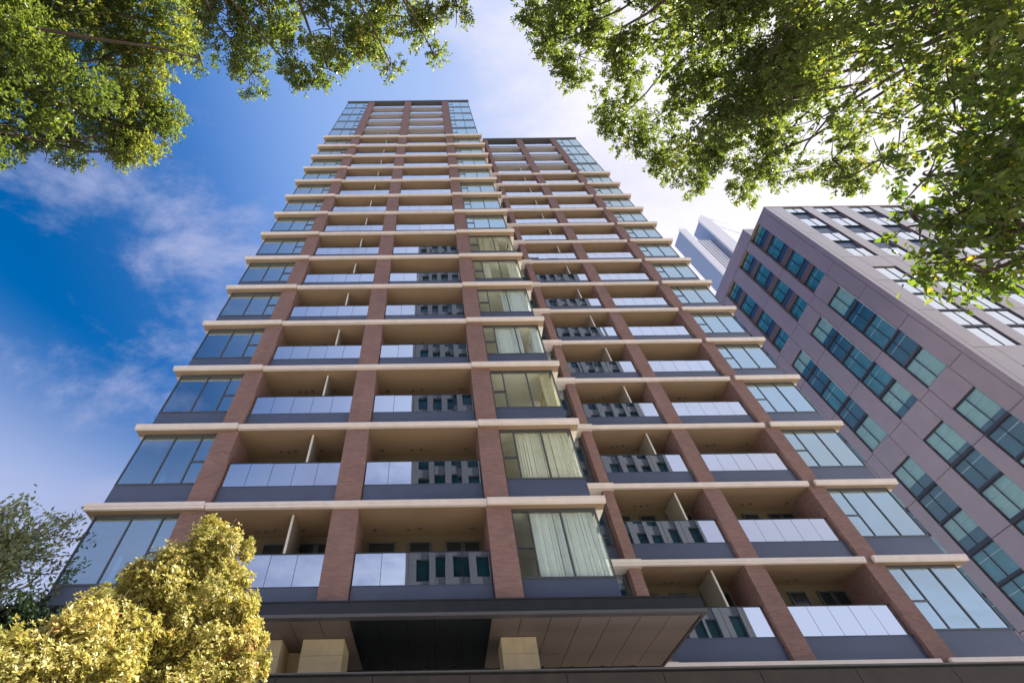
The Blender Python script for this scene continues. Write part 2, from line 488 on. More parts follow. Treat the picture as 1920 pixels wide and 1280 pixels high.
mesh_cache = {}
def wing(name, loc, label, X, y, roof_z, top_floors, left_bay, right_bay, first_k, part_x):
    """one wing of the tower.  X: column edges [c1l, c1r, c2l, c2r, c3l, c3r]; y: front plane of the inner beams.
    left_bay / right_bay: (outer x, panes, curtains, overhang)"""
    t = thing(name, loc, label, 'tower')
    ks = list(range(first_k, 14))
    zs = {k: Z0 + H * k for k in ks}
    top0 = Z0 + H * 13
    th = (roof_z - 0.30 - top0) / top_floors
    tops = [top0 + th * i for i in range(1, top_floors + 1)]
    zb = zs[first_k]
    # brick columns
    for a, b in ((X[0], X[1]), (X[2], X[3]), (X[4], X[5])):
        part('brick_column', MB().box(a, b, y + 0.15, y + 1.9, zb - 0.05, roof_z - 0.262).mesh('brick_column', M['brick']), t)
    # body of the building behind the balconies, in darkened cream, one back wall for each bay
    for a, b in ((X[1], X[2]), (X[3], X[4])):
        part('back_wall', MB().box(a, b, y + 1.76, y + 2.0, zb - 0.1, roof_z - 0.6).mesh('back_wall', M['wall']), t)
    xl = left_bay[0] if left_bay else X[0]
    xr = right_bay[0]
    part('body', MB().box(xl + 0.25, xr - 0.25, y + 3.4, y + 25, zb - 0.1, roof_z - 0.45).mesh('body', M['room']), t)
    part('side_wall', MB().box(xl + 0.05, xl + 0.24, y + 2.65, y + 25, zb - 0.1, roof_z - 0.5).mesh('side_wall', M['brick']), t)
    part('side_wall', MB().box(xr - 0.24, xr - 0.05, y + 2.65, y + 25, zb - 0.1, roof_z - 0.5).mesh('side_wall', M['brick']), t)
    # roof
    part('roof_cornice', MB().box(xl - 0.10, xr + 0.10, y + 0.06, y + 25.2, roof_z - 0.26, roof_z).mesh('roof_cornice', M['roof']), t)
    # meshes shared by the floors
    inner = MB().prism(beam_prof(y, 0.19, y + 0.15), X[1] - 0.03, X[4] + 0.03).mesh('cornice_beam', M['beam'])
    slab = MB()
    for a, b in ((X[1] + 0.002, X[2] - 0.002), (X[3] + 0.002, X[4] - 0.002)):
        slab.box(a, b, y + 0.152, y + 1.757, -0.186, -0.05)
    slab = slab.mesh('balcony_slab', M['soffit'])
    deck = MB()
    for a, b in ((X[1] + 0.002, X[2] - 0.002), (X[3] + 0.002, X[4] - 0.002)):
        deck.box(a, b, y + 0.152, y + 1.757, -0.048, 0.02)
    deck = deck.mesh('balcony_deck', M['deck'])
    inner_top = MB()
    for a, b in ((X[1], X[2]), (X[3], X[4])):
        inner_top.box(a + 0.002, b - 0.002, y + 0.17, y + 1.757, -0.26, 0.0)
    inner_top = inner_top.mesh('slab_edge', M['slabedge'])
    bays = ((X[1], X[2]), (X[3], X[4]))
    par, pan, rail = [], [], []
    for a, b in bays:
        par.append(MB().box(a + 0.03, b - 0.03, y + 0.31, y + 0.37, 0.0, 0.765).box(a + 0.03, b - 0.03, y + 0.295, y + 0.385, 0.767, 0.785).mesh('balcony_parapet', M['spandrel']))
        w = (b - a - 0.08) / 5
        pan.append((w, MB().box(-w / 2 + 0.007, w / 2 - 0.007, -0.008, 0.008, 0.0, 0.935).mesh('glass_panel', M['balglass'])))
        rail.append(MB().box(a + 0.03, b - 0.03, y + 0.315, y + 0.365, 1.722, 1.745).mesh('handrail', M['rail']))
    for k in ks + tops:
        is_top = isinstance(k, float)
        z = k if is_top else zs[k]
        if is_top:
            if k is tops[-1]:
                continue
            part('slab_edge', inner_top, t, (0, 0, z))
        else:
            if not (first_k == -1 and k == -1 and left_bay):
                part('cornice_beam', inner, t, (0, 0, z))
            if not (k == -1 and left_bay):
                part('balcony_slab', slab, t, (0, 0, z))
            part('balcony_deck', deck, t, (0, 0, z))
        for i, (a, b) in enumerate(bays):
            p_ = part('balcony_parapet', par[i], t, (0, 0, z))
            w, me = pan[i]
            for j in range(5):
                c = a + 0.04 + w * (j + 0.5)
                o = sub('glass_panel', me, p_, (0, 0, z), (rng.uniform(-.004, .004), 0, rng.uniform(-.004, .004)))
                o.location = Vector((c, y + 0.34, 0.786))
            sub('handrail', rail[i], p_, (0, 0, z))
    # the last storey stops under the roof: a blank soffit there
    # partitions, doors and vents of the balconies
    scr = MB().box(-0.03, 0.03, y + 0.42, y + 1.755, 0.022, H - 0.22).mesh('partition_screen', M['screen'])
    scr_t = MB().box(-0.035, 0.035, y + 0.395, y + 0.418, 0.022, H - 0.225).mesh('edge_trim', M['screentrim'])
    door = {}
    for i, (a, b) in enumerate(bays):
        d = MB()
        w = b - a
        for f0, f1 in ((0.04, 0.27), (0.38, 0.56), (0.68, 0.97)):
            d.box(a + w * f0, a + w * f1, y + 1.70, y + 1.757, 0.5, H - 0.62)
        door[i] = d
    for k in ks:
        o_ = part('partition_screen', scr, t, (part_x, 0, zs[k]))
        sub('edge_trim', scr_t, o_, (part_x, 0, zs[k]))
        if k > 6:
            continue
        for i, (a, b) in enumerate(bays):
            w = b - a
            for f0, f1 in ((0.04, 0.27), (0.38, 0.56), (0.68, 0.82), (0.83, 0.97)):
                key = (name, i, f0)
                if key not in mesh_cache:
                    mesh_cache[key] = (MB().box(a + w * f0 + 0.05, a + w * f1 - 0.05, y + 1.725, y + 1.756, 0.5, H - 0.50).mesh('balcony_door', M['door']),
                                       MB().box(a + w * f0, a + w * f0 + 0.048, y + 1.69, y + 1.756, 0.5, H - 0.45).box(a + w * f1 - 0.048, a + w * f1, y + 1.69, y + 1.756, 0.5, H - 0.45).box(a + w * f0, a + w * f1, y + 1.69, y + 1.756, H - 0.497, H - 0.45).mesh('door_frame', M['frame']))
                d_ = part('balcony_door', mesh_cache[key][0], t, (0, 0, zs[k]))
                sub('door_frame', mesh_cache[key][1], d_, (0, 0, zs[k]))
        if k <= 2:
            for i, (a, b) in enumerate(bays):
                key = (name, i, 'v')
                if key not in mesh_cache:
                    mesh_cache[key] = MB().disc(0, 0, -0.03, 0, 0.055).mesh('ceiling_vent', M['vent'])
                for fx in (0.10, 0.38, 0.47, 0.90) if i else (0.33, 0.40, 0.47, 0.72):
                    part('ceiling_vent', mesh_cache[key], t, (a + (b - a) * fx, y + 1.30 + 0.05 * (fx < .45), zs[k] + H - 0.214))
    # glazed corner bays
    for side, bay in ((-1, left_bay), (1, right_bay)):
        if not bay: continue
        xo, panes, curt, over = bay
        col = X[0] if side < 0 else X[5]
        yw = y - 0.07
        xg = xo                                           # glass corner line
        lo, hi = sorted((xg, col + side * 0.02))
        wh = 0.21
        # wing beam with a return along the side
        ends = sorted((xo + side * over, col - side * (X[1] - X[0]) * 0.94))
        wb = MB().prism(beam_prof(yw, wh, y + 0.05), *ends)
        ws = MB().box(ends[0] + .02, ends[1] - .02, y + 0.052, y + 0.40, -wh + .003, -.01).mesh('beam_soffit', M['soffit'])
        if side < 0:
            wb.prism_y([(xo - over, 0), (xo - over, -wh), (xo + 0.0, -wh), (xo + 0.0, 0)], y + 0.402, y + 3.2)
        else:
            wb.prism_y([(xo, 0), (xo, -wh), (xo + over, -wh), (xo + over, 0)], y + 0.402, y + 3.2)
        wb = wb.mesh('cornice_beam', M['beam'])
        ceil_ = MB().box(lo, hi, y + 0.402, y + 3.39, -wh + 0.004, 0.0).mesh('room_ceiling', M['ceiling'])
        def bay_meshes(h, sill, wh, yg):
            zt = h - wh
            sp = MB().box(lo, hi, yg, yg + 0.08, 0.0, sill - 0.04)
            xs = (xg + 0.0, xg + 0.08) if side < 0 else (xg - 0.08, xg)
            sp.box(xs[0], xs[1], yg + 0.082, y + 2.64, 0.0, sill - 0.04)
            sp = sp.mesh('spandrel_panel', M['spandrel'])
            fr = MB().box(lo, hi, yg - 0.02, yg + 0.08, sill - 0.038, sill + 0.02).box(lo, hi, yg - 0.01, yg + 0.07, zt - 0.10, zt - 0.003)
            fr.box(lo, lo + 0.045, yg - 0.015, yg + 0.07, sill + 0.022, zt - 0.102).box(hi - 0.045, hi, yg - 0.015, yg + 0.07, sill + 0.022, zt - 0.102)
            fr.box(xs[0], xs[1], yg + 0.082, y + 2.64, sill - 0.038, sill + 0.02).box(xs[0], xs[1], y + 2.58, y + 2.64, sill + 0.022, zt - 0.102)
            fr.box(xs[0], xs[1], yg + 0.082, y + 2.64, zt - 0.10, zt - 0.003)
            edges = [lo + 0.045] + [p for p in panes] + [hi - 0.045]
            for p in panes:
                fr.box(p - 0.022, p + 0.022, yg - 0.018, yg + 0.07, sill + 0.022, zt - 0.102)
            tz = sill + 0.42 * (zt - sill)
            ti = 0 if side > 0 else len(edges) - 2         # the narrow light beside the column opens
            fr.box(edges[ti] + 0.024, edges[ti + 1] - 0.024, yg - 0.018, yg + 0.07, tz - 0.03, tz + 0.03)
            fr = fr.mesh('corner_window', M['frame'])
            pm = []
            for i in range(len(edges) - 1):
                a_, b_ = edges[i] + 0.02, edges[i + 1] - 0.02
                if i == ti:
                    pm.append(((a_ + b_) / 2, yg + 0.02, MB().box(-(b_ - a_) / 2, (b_ - a_) / 2, -0.006, 0.006, sill + 0.02, tz - 0.03)))
                    pm.append(((a_ + b_) / 2, yg + 0.02, MB().box(-(b_ - a_) / 2, (b_ - a_) / 2, -0.006, 0.006, tz + 0.03, zt - 0.10)))
                else:
                    pm.append(((a_ + b_) / 2, yg + 0.02, MB().box(-(b_ - a_) / 2, (b_ - a_) / 2, -0.006, 0.006, sill + 0.02, zt - 0.10)))
            xm = (xs[0] + xs[1]) / 2
            pm.append((xm, yg + 1.0, MB().box(-0.006, 0.006, -0.90, 0.98, sill + 0.02, zt - 0.10)))
            return sp, fr, pm, (sill, zt)
        sets = {}
        for k in ks + tops:
            is_top = isinstance(k, float)
            z = k if is_top else zs[k]
            if is_top and k is tops[-1]: continue
            flush = is_top or k == 13
            yg = y + (0.18 if flush else 0.29)
            kind = 't' if is_top else ('e' if flush else ('c' if k in curt else 'n'))
            if kind not in sets:
                sp, fr, pm, sz = bay_meshes(th if is_top else H, 0.30 if flush else 0.92, 0.05 if flush else wh, yg)
                gm = M['pane_clear'] if kind == 'c' else M['pane']
                sets[kind] = (sp, fr, [(a, b, m_.mesh('pane', gm)) for a, b, m_ in pm], sz)
            sp, fr, pm, sz = sets[kind]
            if not is_top:
                if not (first_k == -1 and k == -1 and left_bay):
                    b_ = part('cornice_beam', wb, t, (0, 0, z))
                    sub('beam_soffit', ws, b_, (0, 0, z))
            if not (k == -1 and left_bay is not None):
                part('room_ceiling', ceil_, t, (0, 0, z))
            part('spandrel_panel', sp, t, (0, 0, z))
            w_ = part('corner_window', fr, t, (0, 0, z))
            for a, b, me in pm:
                o = sub('pane', me, w_, (0, 0, z), (rng.uniform(-.003, .003), 0, rng.uniform(-.004, .004)))
                o.location = Vector((a, b, 0))
            if kind == 'c':
                cm = MB()
                rr = random.Random(100 + k)
                x_ = lo + 0.55
                pts = []
                open_at = {-1: 2, 0: 2, 1: .45, 2: .75, 3: .3, 4: .55, 5: .8}[k]
                gap = {-1: 0, 0: 0, 1: .34, 2: .1, 3: .16, 4: .2, 5: .12}[k]
                cmat = {-1: 'curtain_white', 0: 'curtain', 1: 'curtain_warm', 2: 'curtain_white', 3: 'curtain_white', 4: 'curtain', 5: 'curtain_warm'}[k]
                while x_ < hi - 0.12:
                    if abs((x_ - lo) / (hi - lo) - open_at) > gap:
                        pts.append(x_)
                    x_ += rr.uniform(0.05, 0.11)
                for x_ in pts:
                    d_ = rr.uniform(0.02, 0.07)
                    cm.prism_y([(x_, sz[0] - 0.4), (x_ + 0.07, sz[0] - 0.4), (x_ + 0.075, sz[1] - 0.05), (x_ - 0.005, sz[1] - 0.05)], yg + 0.12 + d_, yg + 0.16 + d_)
                yy = yg + 0.4
                while yy < yg + 1.7:
                    cm.box(xg - 0.30 + rr.uniform(0, .05), xg - 0.24, yy, yy + 0.08, sz[0] - 0.4, sz[1] - 0.05)
                    yy += rr.uniform(0.06, 0.12)
                part('curtain', cm.mesh('curtain', M[cmat]), t, (0, 0, z))
    return t

tower = wing('apartment_tower', (-2.8, 15, 0), 'tall brown brick apartment tower with cream cornice beams, the nearer front wing',
             [-7.909, -7.139, -3.201, -2.376, 1.594, 2.356], 13.0, 68.45 + G, 5,
             (-10.63, (-9.43, -8.46), (), 0.27), (5.02, (2.91, 3.90), (-1, 0, 1, 2, 3, 4, 5), 0.30), -1, -4.46)
wing_b = wing('apartment_wing', (13, 19, 0), 'set-back right wing of the brown brick apartment tower, slightly lower',
              [7.02, 7.44, 11.256, 11.974, 15.689, 16.367], 16.98, 65.2 + G, 4,
              None, (19.06, (17.03, 18.03), (), 0.34), -1, 10.13)

# narrow window strip between the two wings (belongs to the set-back wing)
yb = 16.98
hb = MB().prism(beam_prof(yb - 0.07, 0.235, yb + 0.66), 5.45, 7.50).mesh('cornice_beam', M['beam'])
sp_ = MB().box(5.45, 7.0, yb + 0.60, yb + 0.68, 0, 0.80).mesh('spandrel_panel', M['spandrel'])
fr_ = MB().box(5.45, 7.0, yb + 0.58, yb + 0.68, 0.802, 0.86).box(6.93, 7.0, yb + 0.58, yb + 0.68, 0.862, H - 0.24).box(6.30, 6.345, yb + 0.58, yb + 0.68, 0.862, H - 0.24).box(6.346, 6.929, yb + 0.585, yb + 0.68, 1.20, 1.26).mesh('strip_window', M['frame'])
pn_ = MB().box(5.47, 6.30, -0.006, 0.006, 0.862, H - 0.24).mesh('pane', M['pane'])
pn2_ = MB().box(6.346, 6.929, -0.006, 0.006, 1.262, H - 0.24).mesh('pane', M['pane'])
pn3_ = MB().box(6.346, 6.929, -0.006, 0.006, 0.862, 1.198).mesh('pane', M['pane'])
cl_ = MB().box(5.45, 7.0, yb + 0.662, yb + 3.3, -0.23, 0.0).mesh('room_ceiling', M['ceiling'])
for k in range(-1, 14):
    z = Z0 + H * k
    part('cornice_beam', hb, wing_b, (0, 0, z))
    part('spandrel_panel', sp_, wing_b, (0, 0, z))
    part('room_ceiling', cl_, wing_b, (0, 0, z))
    w_ = part('strip_window', fr_, wing_b, (0, 0, z))
    for me in (pn_, pn2_, pn3_):
        o = sub('pane', me, w_, (0, 0, z))
        o.location = Vector((0, yb + 0.63, 0))
swf = MB().box(-.06, .0, -1.45, 1.45, -.08, 0).box(-.06, .0, -1.45, 1.45, 2.1, 2.18).box(-.06, .0, -1.45, -1.38, .001, 2.099).box(-.06, .0, 1.38, 1.45, .001, 2.099).box(-.06, .0, -.03, .03, .001, 2.099).mesh('side_window', M['frame'])
swp = MB().box(-.045, -.03, -1.377, -.033, .003, 2.097).box(-.045, -.03, .033, 1.377, .003, 2.097).mesh('pane', M['pane_side'])
for k in range(4, 17):
    for i in range(6):
        c = (19.072, yb + 5.4 + i * 3.75, Z0 + H * k + 0.9)
        w_ = part('side_window', swf, wing_b, c)
        o = sub('pane', swp, w_, c, (0, rng.uniform(-.004, .004), rng.uniform(-.008, .008)))
part('link_wall', MB().box(5.2, 7.0, yb + 3.32, yb + 3.6, 5 + G, 64 + G).mesh('link_wall', M['room']), wing_b)
part('brick_pier', MB().box(5.45, 6.95, yb + 0.3, yb + 0.9, Z0 + H * 14, 64.6 + G).mesh('brick_pier', M['brick']), wing_b)
# ground floor of the set-back wing: dark glazed wall under its lowest beam
part('ground_floor_wall', MB().box(5.4, 19.3, yb + 0.5, yb + 0.7, 0, Z0 - H - 0.3).mesh('ground_floor_wall', M['void']), wing_b)
part('base_fascia', MB().box(5.4, 25.0, yb + 0.03, yb + 0.49, Z0 - H - 0.50, Z0 - H - 0.24).mesh('base_fascia', M['brownspandrel']), wing_b)

# entrance canopy under the front wing
cz = 5.20 + G
canopy = thing('entrance_canopy', (0, 14, 0), 'black flat entrance canopy with brown soffit panels under the front tower', 'canopy')
part('fascia', MB().box(-13, 6.88, 12.86, 13.05, cz + 0.07, cz + 0.36).box(-13, 6.86, 12.84, 13.07, cz + 0.363, cz + 0.40).mesh('fascia', M['canopy']), canopy)
part('edge_trim', MB().box(-13, 6.90, 12.82, 13.05, cz - 0.012, cz + 0.067).box(6.82, 6.90, 13.052, 17.3, cz - 0.012, cz + 0.20).mesh('edge_trim', M['canopytrim']), canopy)
part('deck', MB().box(-13, 6.80, 13.06, 17.3, cz + 0.06, cz + 0.18).mesh('deck', M['joint']), canopy)
ox0, ox1 = -2.25, 1.42
ys_ = [13.055, 13.92, 15.52, 17.12]
def soff_panel(x0, x1, y0, y1):
    return part('soffit_panel', MB().box(-(x1 - x0) / 2 + .008, (x1 - x0) / 2 - .008, -(y1 - y0) / 2 + .007, (y1 - y0) / 2 - .007, 0, 0.03).mesh('soffit_panel', M['canopypanel']), canopy, ((x0 + x1) / 2, (y0 + y1) / 2, cz + rng.uniform(0, .004)))
x_ = 6.80
while x_ > ox1 + 0.2:
    for a, b in zip(ys_[:-1], ys_[1:]):
        soff_panel(max(x_ - 0.768, ox1), x_, a, b)
    x_ -= 0.768
x_ = ox0
while x_ > -12.8:
    for a, b in zip(ys_[:-1], ys_[1:]):
        soff_panel(max(x_ - 0.768, -13), x_, a, b)
    x_ -= 0.768
for j in range(5):                              # dark glossy ceiling over the doors
    w = (ox1 - ox0) / 5
    for a, b in zip(ys_[:-1], ys_[1:]):
        part('dark_soffit_panel', MB().box(-w / 2 + .005, w / 2 - .005, -(b - a) / 2 + .005, (b - a) / 2 - .005, 0, 0.03).mesh('dark_soffit_panel', M['void']), canopy, (ox0 + w * (j + .5), (a + b) / 2, cz + 0.012))

# limestone piers in blocks, with joints
def pier(x0, x1, y0, y1, label):
    t = thing('stone_pier', ((x0 + x1) / 2, (y0 + y1) / 2, 0), label, 'pier', 'limestone piers of the entrance')
    part('core', MB().box(x0 + .01, x1 - .01, y0 + .01, y1 - .01, 0, cz - 0.004).mesh('core', M['joint']), t)
    n = 17
    for i in range(n):
        z0, z1 = cz * i / n, cz * (i + 1) / n
        c = x0 + (x1 - x0) * (0.36 if i % 2 else 0.64)
        for a, b in ((x0, c), (c, x1)):
            e = rng.uniform(0, .003)
            part('stone_block', MB().box(a + .002, b - .002, y0 + e, y1 - e, z0 + .003, z1 - .003 - (0.006 if i == n - 1 else 0)).mesh('stone_block', M['stone']), t)
pier(1.74, 2.70, 14.26, 15.2, 'beige limestone pier right of the dark entrance')
pier(-3.62, -2.50, 14.2, 15.2, 'beige limestone pier left of the dark entrance')
pier(-5.30, -4.18, 14.2, 15.2, 'beige limestone pier half hidden behind the yellow tree')
t = thing('lobby_wall', (0, 16.8, 0), 'dark glazed lobby wall under the canopy between limestone piers', 'lobby wall')
part('glazing', MB().box(-13, 6.8, 16.6, 16.8, 0, cz + .05).mesh('glazing', M['void']), t)
part('stone_panel', MB().box(-4.17, -3.63, 15.1, 15.3, 0, cz - 0.02).mesh('stone_panel', M['stone']), t)
for i in range(10):
    part('mullion', MB().box(-0.03, 0.03, 16.5, 16.6, 0, cz).mesh('mullion', M['rail']), t, (-2.2 + i * 0.9, 0, 0))

# long low eave in front
ez = 3.73 + G
eave = thing('low_eave', (4, 13.5, 0), 'long dark low eave running across the bottom in front of the entrance', 'eave')
part('top_trim', MB().box(-14, 26, 11.98, 12.4, ez - 0.03, ez).mesh('top_trim', M['canopytrim']), eave)
x_ = -14.0
while x_ < 26:
    w = 2.1
    part('fascia_panel', MB().box(-w / 2 + .008, w / 2 - .008, 12.0, 12.06, ez - 0.62, ez - 0.085).mesh('fascia_panel', M['eave']), eave, (x_ + w / 2, rng.uniform(0, .004), 0))
    x_ += w
part('frame', MB().box(-14, 26, 12.07, 14.19, ez - 0.62, ez - 0.033).mesh('frame', M['canopy']), eave)
for xx in (-13.0, 8.5, 13.5, 18.5, 24.5):
    part('post', MB().box(xx - .09, xx + .09, 12.6, 12.78, 0, ez - 0.621).mesh('post', M['canopy']), eave)

# ------------------------------------------------------------------ office block on the right
XC, YC = 49.4, 27.64
office = thing('office_block', (58, 36, 0), 'mauve stone-clad office block with teal and sky-blue windows on the right', 'office building')
rows_hi = [(65.0, 66.75), (60.42, 63.05), (55.88, 58.35), (51.55, 53.9)]
rows_lo = [(45.88, 48.85), (43.1, 45.62), (39.9, 42.92), (37.15, 39.68), (33.86, 36.86)]
rows_b = [(27.9, 31.0), (25.1, 27.62), (22.1, 24.9), (19.2, 21.75), (16.2, 19.0), (10.3, 13.4), (7.5, 10.05)]
ROOF_C = 66.95
yl = [(30.12, 33.08), (34.62, 37.62), (39.98, 43.0), (44.5, 47.5)]
YEND = 52.0
xf = [(51.93, 54.82), (56.38, 59.32), (61.58, 64.75), (66.35, 69.4), (71.2, 74.2), (75.8, 78.8), (80.6, 83.6), (85.2, 88.2)]
XEND = 90.4
part('core', MB().box(XC + 0.62, XEND, YC + 0.62, YEND - .02, 0, ROOF_C + G - 0.2).mesh('core', M['joint']), office)
part('rear_upstand', MB().box(XC + 0.02, XEND - 8, 32.3, YEND, ROOF_C + G + .002, 69.45 + G).mesh('rear_upstand', M['clad']), office)
part('roof_edge', MB().box(XC - 0.05, XEND, YC - 0.05, YC + 0.5, ROOF_C + G - .10, ROOF_C + G).box(XC - 0.05, XC + 0.5, YC + 0.502, 32.29, ROOF_C + G - .10, ROOF_C + G).mesh('roof_edge', M['clad']), office)
zj = [0, 4.5, 10.1, 15.9, 21.8, 27.75, 33.62, 39.8, 45.72, 51.25, 58.1, ROOF_C - 0.105]
def clad_strip_left(y0, y1, cuts):
    for a, b in zip(cuts[:-1], cuts[1:]):
        part('cladding_panel', MB().box(XC, XC + 0.6, y0 + .026, y1 - .026, a + .026, b - .026).mesh('cladding_panel', M['clad']), office, (rng.uniform(0, .004), 0, G))
def clad_strip_front(x0, x1, cuts):
    for a, b in zip(cuts[:-1], cuts[1:]):
        part('cladding_panel', MB().box(x0 + .026, x1 - .026, YC, YC + 0.6, a + .026, b - .026).mesh('cladding_panel', M['clad']), office, (0, rng.uniform(0, .004), G))
part('corner_post', MB().box(XC, XC + 0.61, YC, YC + 0.61, 0, ROOF_C - .105).mesh('corner_post', M['clad']), office, (0, 0, G))
strips = [(YC + 0.63, yl[0][0]), (yl[0][1], yl[1][0]), (yl[1][1], yl[2][0]), (yl[2][1], yl[3][0]), (yl[3][1], YEND)]
for a, b in strips: clad_strip_left(a, b, zj)
stripsf = [(XC + 0.63, xf[0][0])] + [(xf[i][1], xf[i + 1][0]) for i in range(len(xf) - 1)] + [(xf[-1][1], XEND)]
for a, b in stripsf: clad_strip_front(a, b, zj)
bands = [(48.87, 51.53), (31.02, 33.84), (13.42, 16.18), (0, 7.48), (66.77, ROOF_C - 0.105)]
for a, b in bands:
    for (y0, y1) in yl: clad_strip_left(y0, y1, [a, b])
    for (x0, x1) in xf: clad_strip_front(x0, x1, [a, b])
def office_window(facade, c0, c1, z0, z1, style, sp_below=None):
    """frame with four lights, glass, and what stands behind it"""
    rec = 0.42 if style == 'deep' else 0.16
    w, h = c1 - c0, z1 - z0
    fr = MB()
    def bx(mb, a, b, d0, d1, e0, e1):
        if facade == 'left': mb.box(d0, d1, a, b, e0, e1)
        else: mb.box(a, b, d0, d1, e0, e1)
    t_ = 0.07
    bx(fr, 0, w, rec - .05, rec + .06, 0, t_); bx(fr, 0, w, rec - .05, rec + .06, h - t_, h)
    bx(fr, 0, t_, rec - .05, rec + .06, t_ + .001, h - t_ - .001); bx(fr, w - t_, w, rec - .05, rec + .06, t_ + .001, h - t_ - .001)
    mid = w * 0.52
    bx(fr, mid - .035, mid + .035, rec - .04, rec + .06, t_ + .001, h - t_ - .001)
    base = (XC, c0, z0 + G) if facade == 'left' else (c0, YC, z0 + G)
    fr_o = part('office_window', fr.mesh('office_window', M['officeframe']), office, base)
    if facade == 'left':
        gm, back = {'teal': ('og_clear', 'blind'), 'blue': ('og_clear', 'room_teal'), 'deep': ('og_clear', 'room_mid'), 'mid': ('og_clear', 'room_mid')}[style]
    else:
        gm, back = 'og_sky', 'room_teal'
    for a, b in ((t_, mid - .035), (mid + .035, w - t_)):
        p_ = MB()
        bx(p_, a + .003, b - .003, rec, rec + .012, t_ + .003, h - t_ - .003)
        o = sub('pane', p_.mesh('pane', M[gm]), fr_o, base, (rng.uniform(-.003, .003), rng.uniform(-.003, .003), 0))
    if facade == 'left':
        rl = MB()
        bx(rl, t_ + .02, w - t_ - .02, rec + .05, rec + .10, h * .70, h * .70 + .07)
        sub('pale_bar', rl.mesh('pale_bar', M['officefin']), fr_o, base)  # pale bar set behind the glass for a bright line
    bk = MB()
    bx(bk, t_, w - t_, rec + .12, rec + .16, t_, h - t_)
    if back == 'blind' and rng.random() < .5:
        bk = MB()
        cut = rng.uniform(.15, .4)
        bx(bk, t_, w - t_, rec + .12, rec + .16, h * cut, h - t_)
        bk2 = MB()
        bx(bk2, t_, w - t_, rec + .165, rec + .18, t_, h - t_)
        sub('room_back', bk2.mesh('room_back', M['room_teal']), fr_o, base)
    sub('blind' if back == 'blind' else 'room_back', bk.mesh('blind', M[back]), fr_o, base)
    return fr_o
for (y0, y1) in yl:
    for i, (a, b) in enumerate(rows_hi):
        office_window('left', y0, y1, a, b, 'deep')
        sub_top = rows_hi[i - 1][0] if i else None
        if sub_top:
            part('spandrel_panel', MB().box(XC + 0.30, XC + 0.61, y0 + .01, y1 - .01, b + .04, sub_top - 1.0).mesh('spandrel_panel', M['brownspandrel']), office, (0, 0, G))
            part('recessed_ledge', MB().box(XC + 0.48, XC + 0.61, y0 + .01, y1 - .01, sub_top - .98, sub_top - .02).mesh('recessed_ledge', M['darkspandrel']), office, (0, 0, G))  # dark navy strip set back below the window above
    for j, (a, b) in enumerate(rows_lo + rows_b):
        office_window('left', y0, y1, a, b, ['teal', 'blue', 'mid', 'blue', 'teal', 'teal', 'blue', 'teal', 'mid', 'blue', 'teal', 'blue'][j] if rng.random() < .75 else rng.choice(('teal', 'blue', 'mid')))
    allr = rows_lo + rows_b
    for (a, b), (c, d) in zip(allr[:-1], allr[1:]):
        if a - d < 0.6:
            part('transom_bar', MB().box(XC + .04, XC + .5, y0 + .002, y1 - .002, d + .004, a - .004).mesh('transom_bar', M['officeframe']), office, (0, 0, G))
    part('pale_fin', MB().box(XC - 0.06, XC + 0.10, -.03, .03, rows_lo[2][0], rows_lo[0][1]).mesh('pale_fin', M['officefin']), office, (0, y0 + 0.08, G))
for (x0, x1) in xf:
    for i, (a, b) in enumerate(rows_hi):
        office_window('front', x0, x1, a, b, 'sky')
        if i:
            top = rows_hi[i - 1][0]
            part('spandrel_panel', MB().box(x0 + .01, x1 - .01, YC + 0.32, YC + 0.61, b + .02, top - .02).mesh('spandrel_panel', M['darkspandrel']), office, (0, 0, G))
    for (a, b) in rows_lo + rows_b:
        office_window('front', x0, x1, a, b, 'sky')
    for (a, b), (c, d) in zip((rows_lo + rows_b)[:-1], (rows_lo + rows_b)[1:]):
        if a - d < 0.6:
            part('transom_bar', MB().box(x0 + .002, x1 - .002, YC + .04, YC + .5, d + .004, a - .004).mesh('transom_bar', M['officeframe']), office, (0, 0, G))

# ------------------------------------------------------------------ far white tower behind the office block
far = thing('far_tower', (92, 74, 0), 'distant white and blue-grey tower with rooftop bracing between the brick tower and office block', 'tower')
part('low_volume', MB().box(85.0, 87.0, 70.02, 75.6, 0, 149.8 + G).mesh('low_volume', M['bluegrey']), far)
part('white_fin', MB().box(84.9, 87.1, 69.5, 70.0, 0, 150.4 + G).mesh('white_fin', M['white']), far)
for i in range(7):
    part('rib', MB().box(87.25 + i * 1.05, 87.75 + i * 1.05, 71.6, 72.2, 0, 146 + G).mesh('rib', M['white']), far)
part('recess_wall', MB().box(87.1, 94.7, 72.21, 75.4, 0, 147 + G).mesh('recess_wall', M['bluegrey']), far)
part('high_volume', MB().box(94.8, 99.0, 70.02, 75.2, 0, 157.0 + G).mesh('high_volume', M['bluegrey']), far)
part('white_fin', MB().box(94.7, 99.1, 69.4, 70.0, 0, 157.6 + G).prism_y([(94.7, 157.6 + G), (99.1, 157.6 + G), (97.9, 161.6 + G), (97.4, 161.6 + G)], 69.5, 69.99).mesh('white_fin', M['white']), far)
part('rear_volume', MB().box(99.1, 112, 70.6, 76, 0, 141 + G).mesh('rear_volume', M['bluegrey']), far)
part('brace', MB().tube([(97.7, 69.8, 161.3 + G), (112, 69.8, 142 + G)], [.22, .22]).mesh('brace', M['white']), far)
part('brace', MB().tube([(99.0, 70.3, 155 + G), (110, 70.3, 141 + G)], [.3, .3]).mesh('brace', M['white']), far)
part('brace', MB().box(98.9, 99.6, 70.2, 70.6, 138 + G, 156 + G).mesh('brace', M['bluegrey']), far)

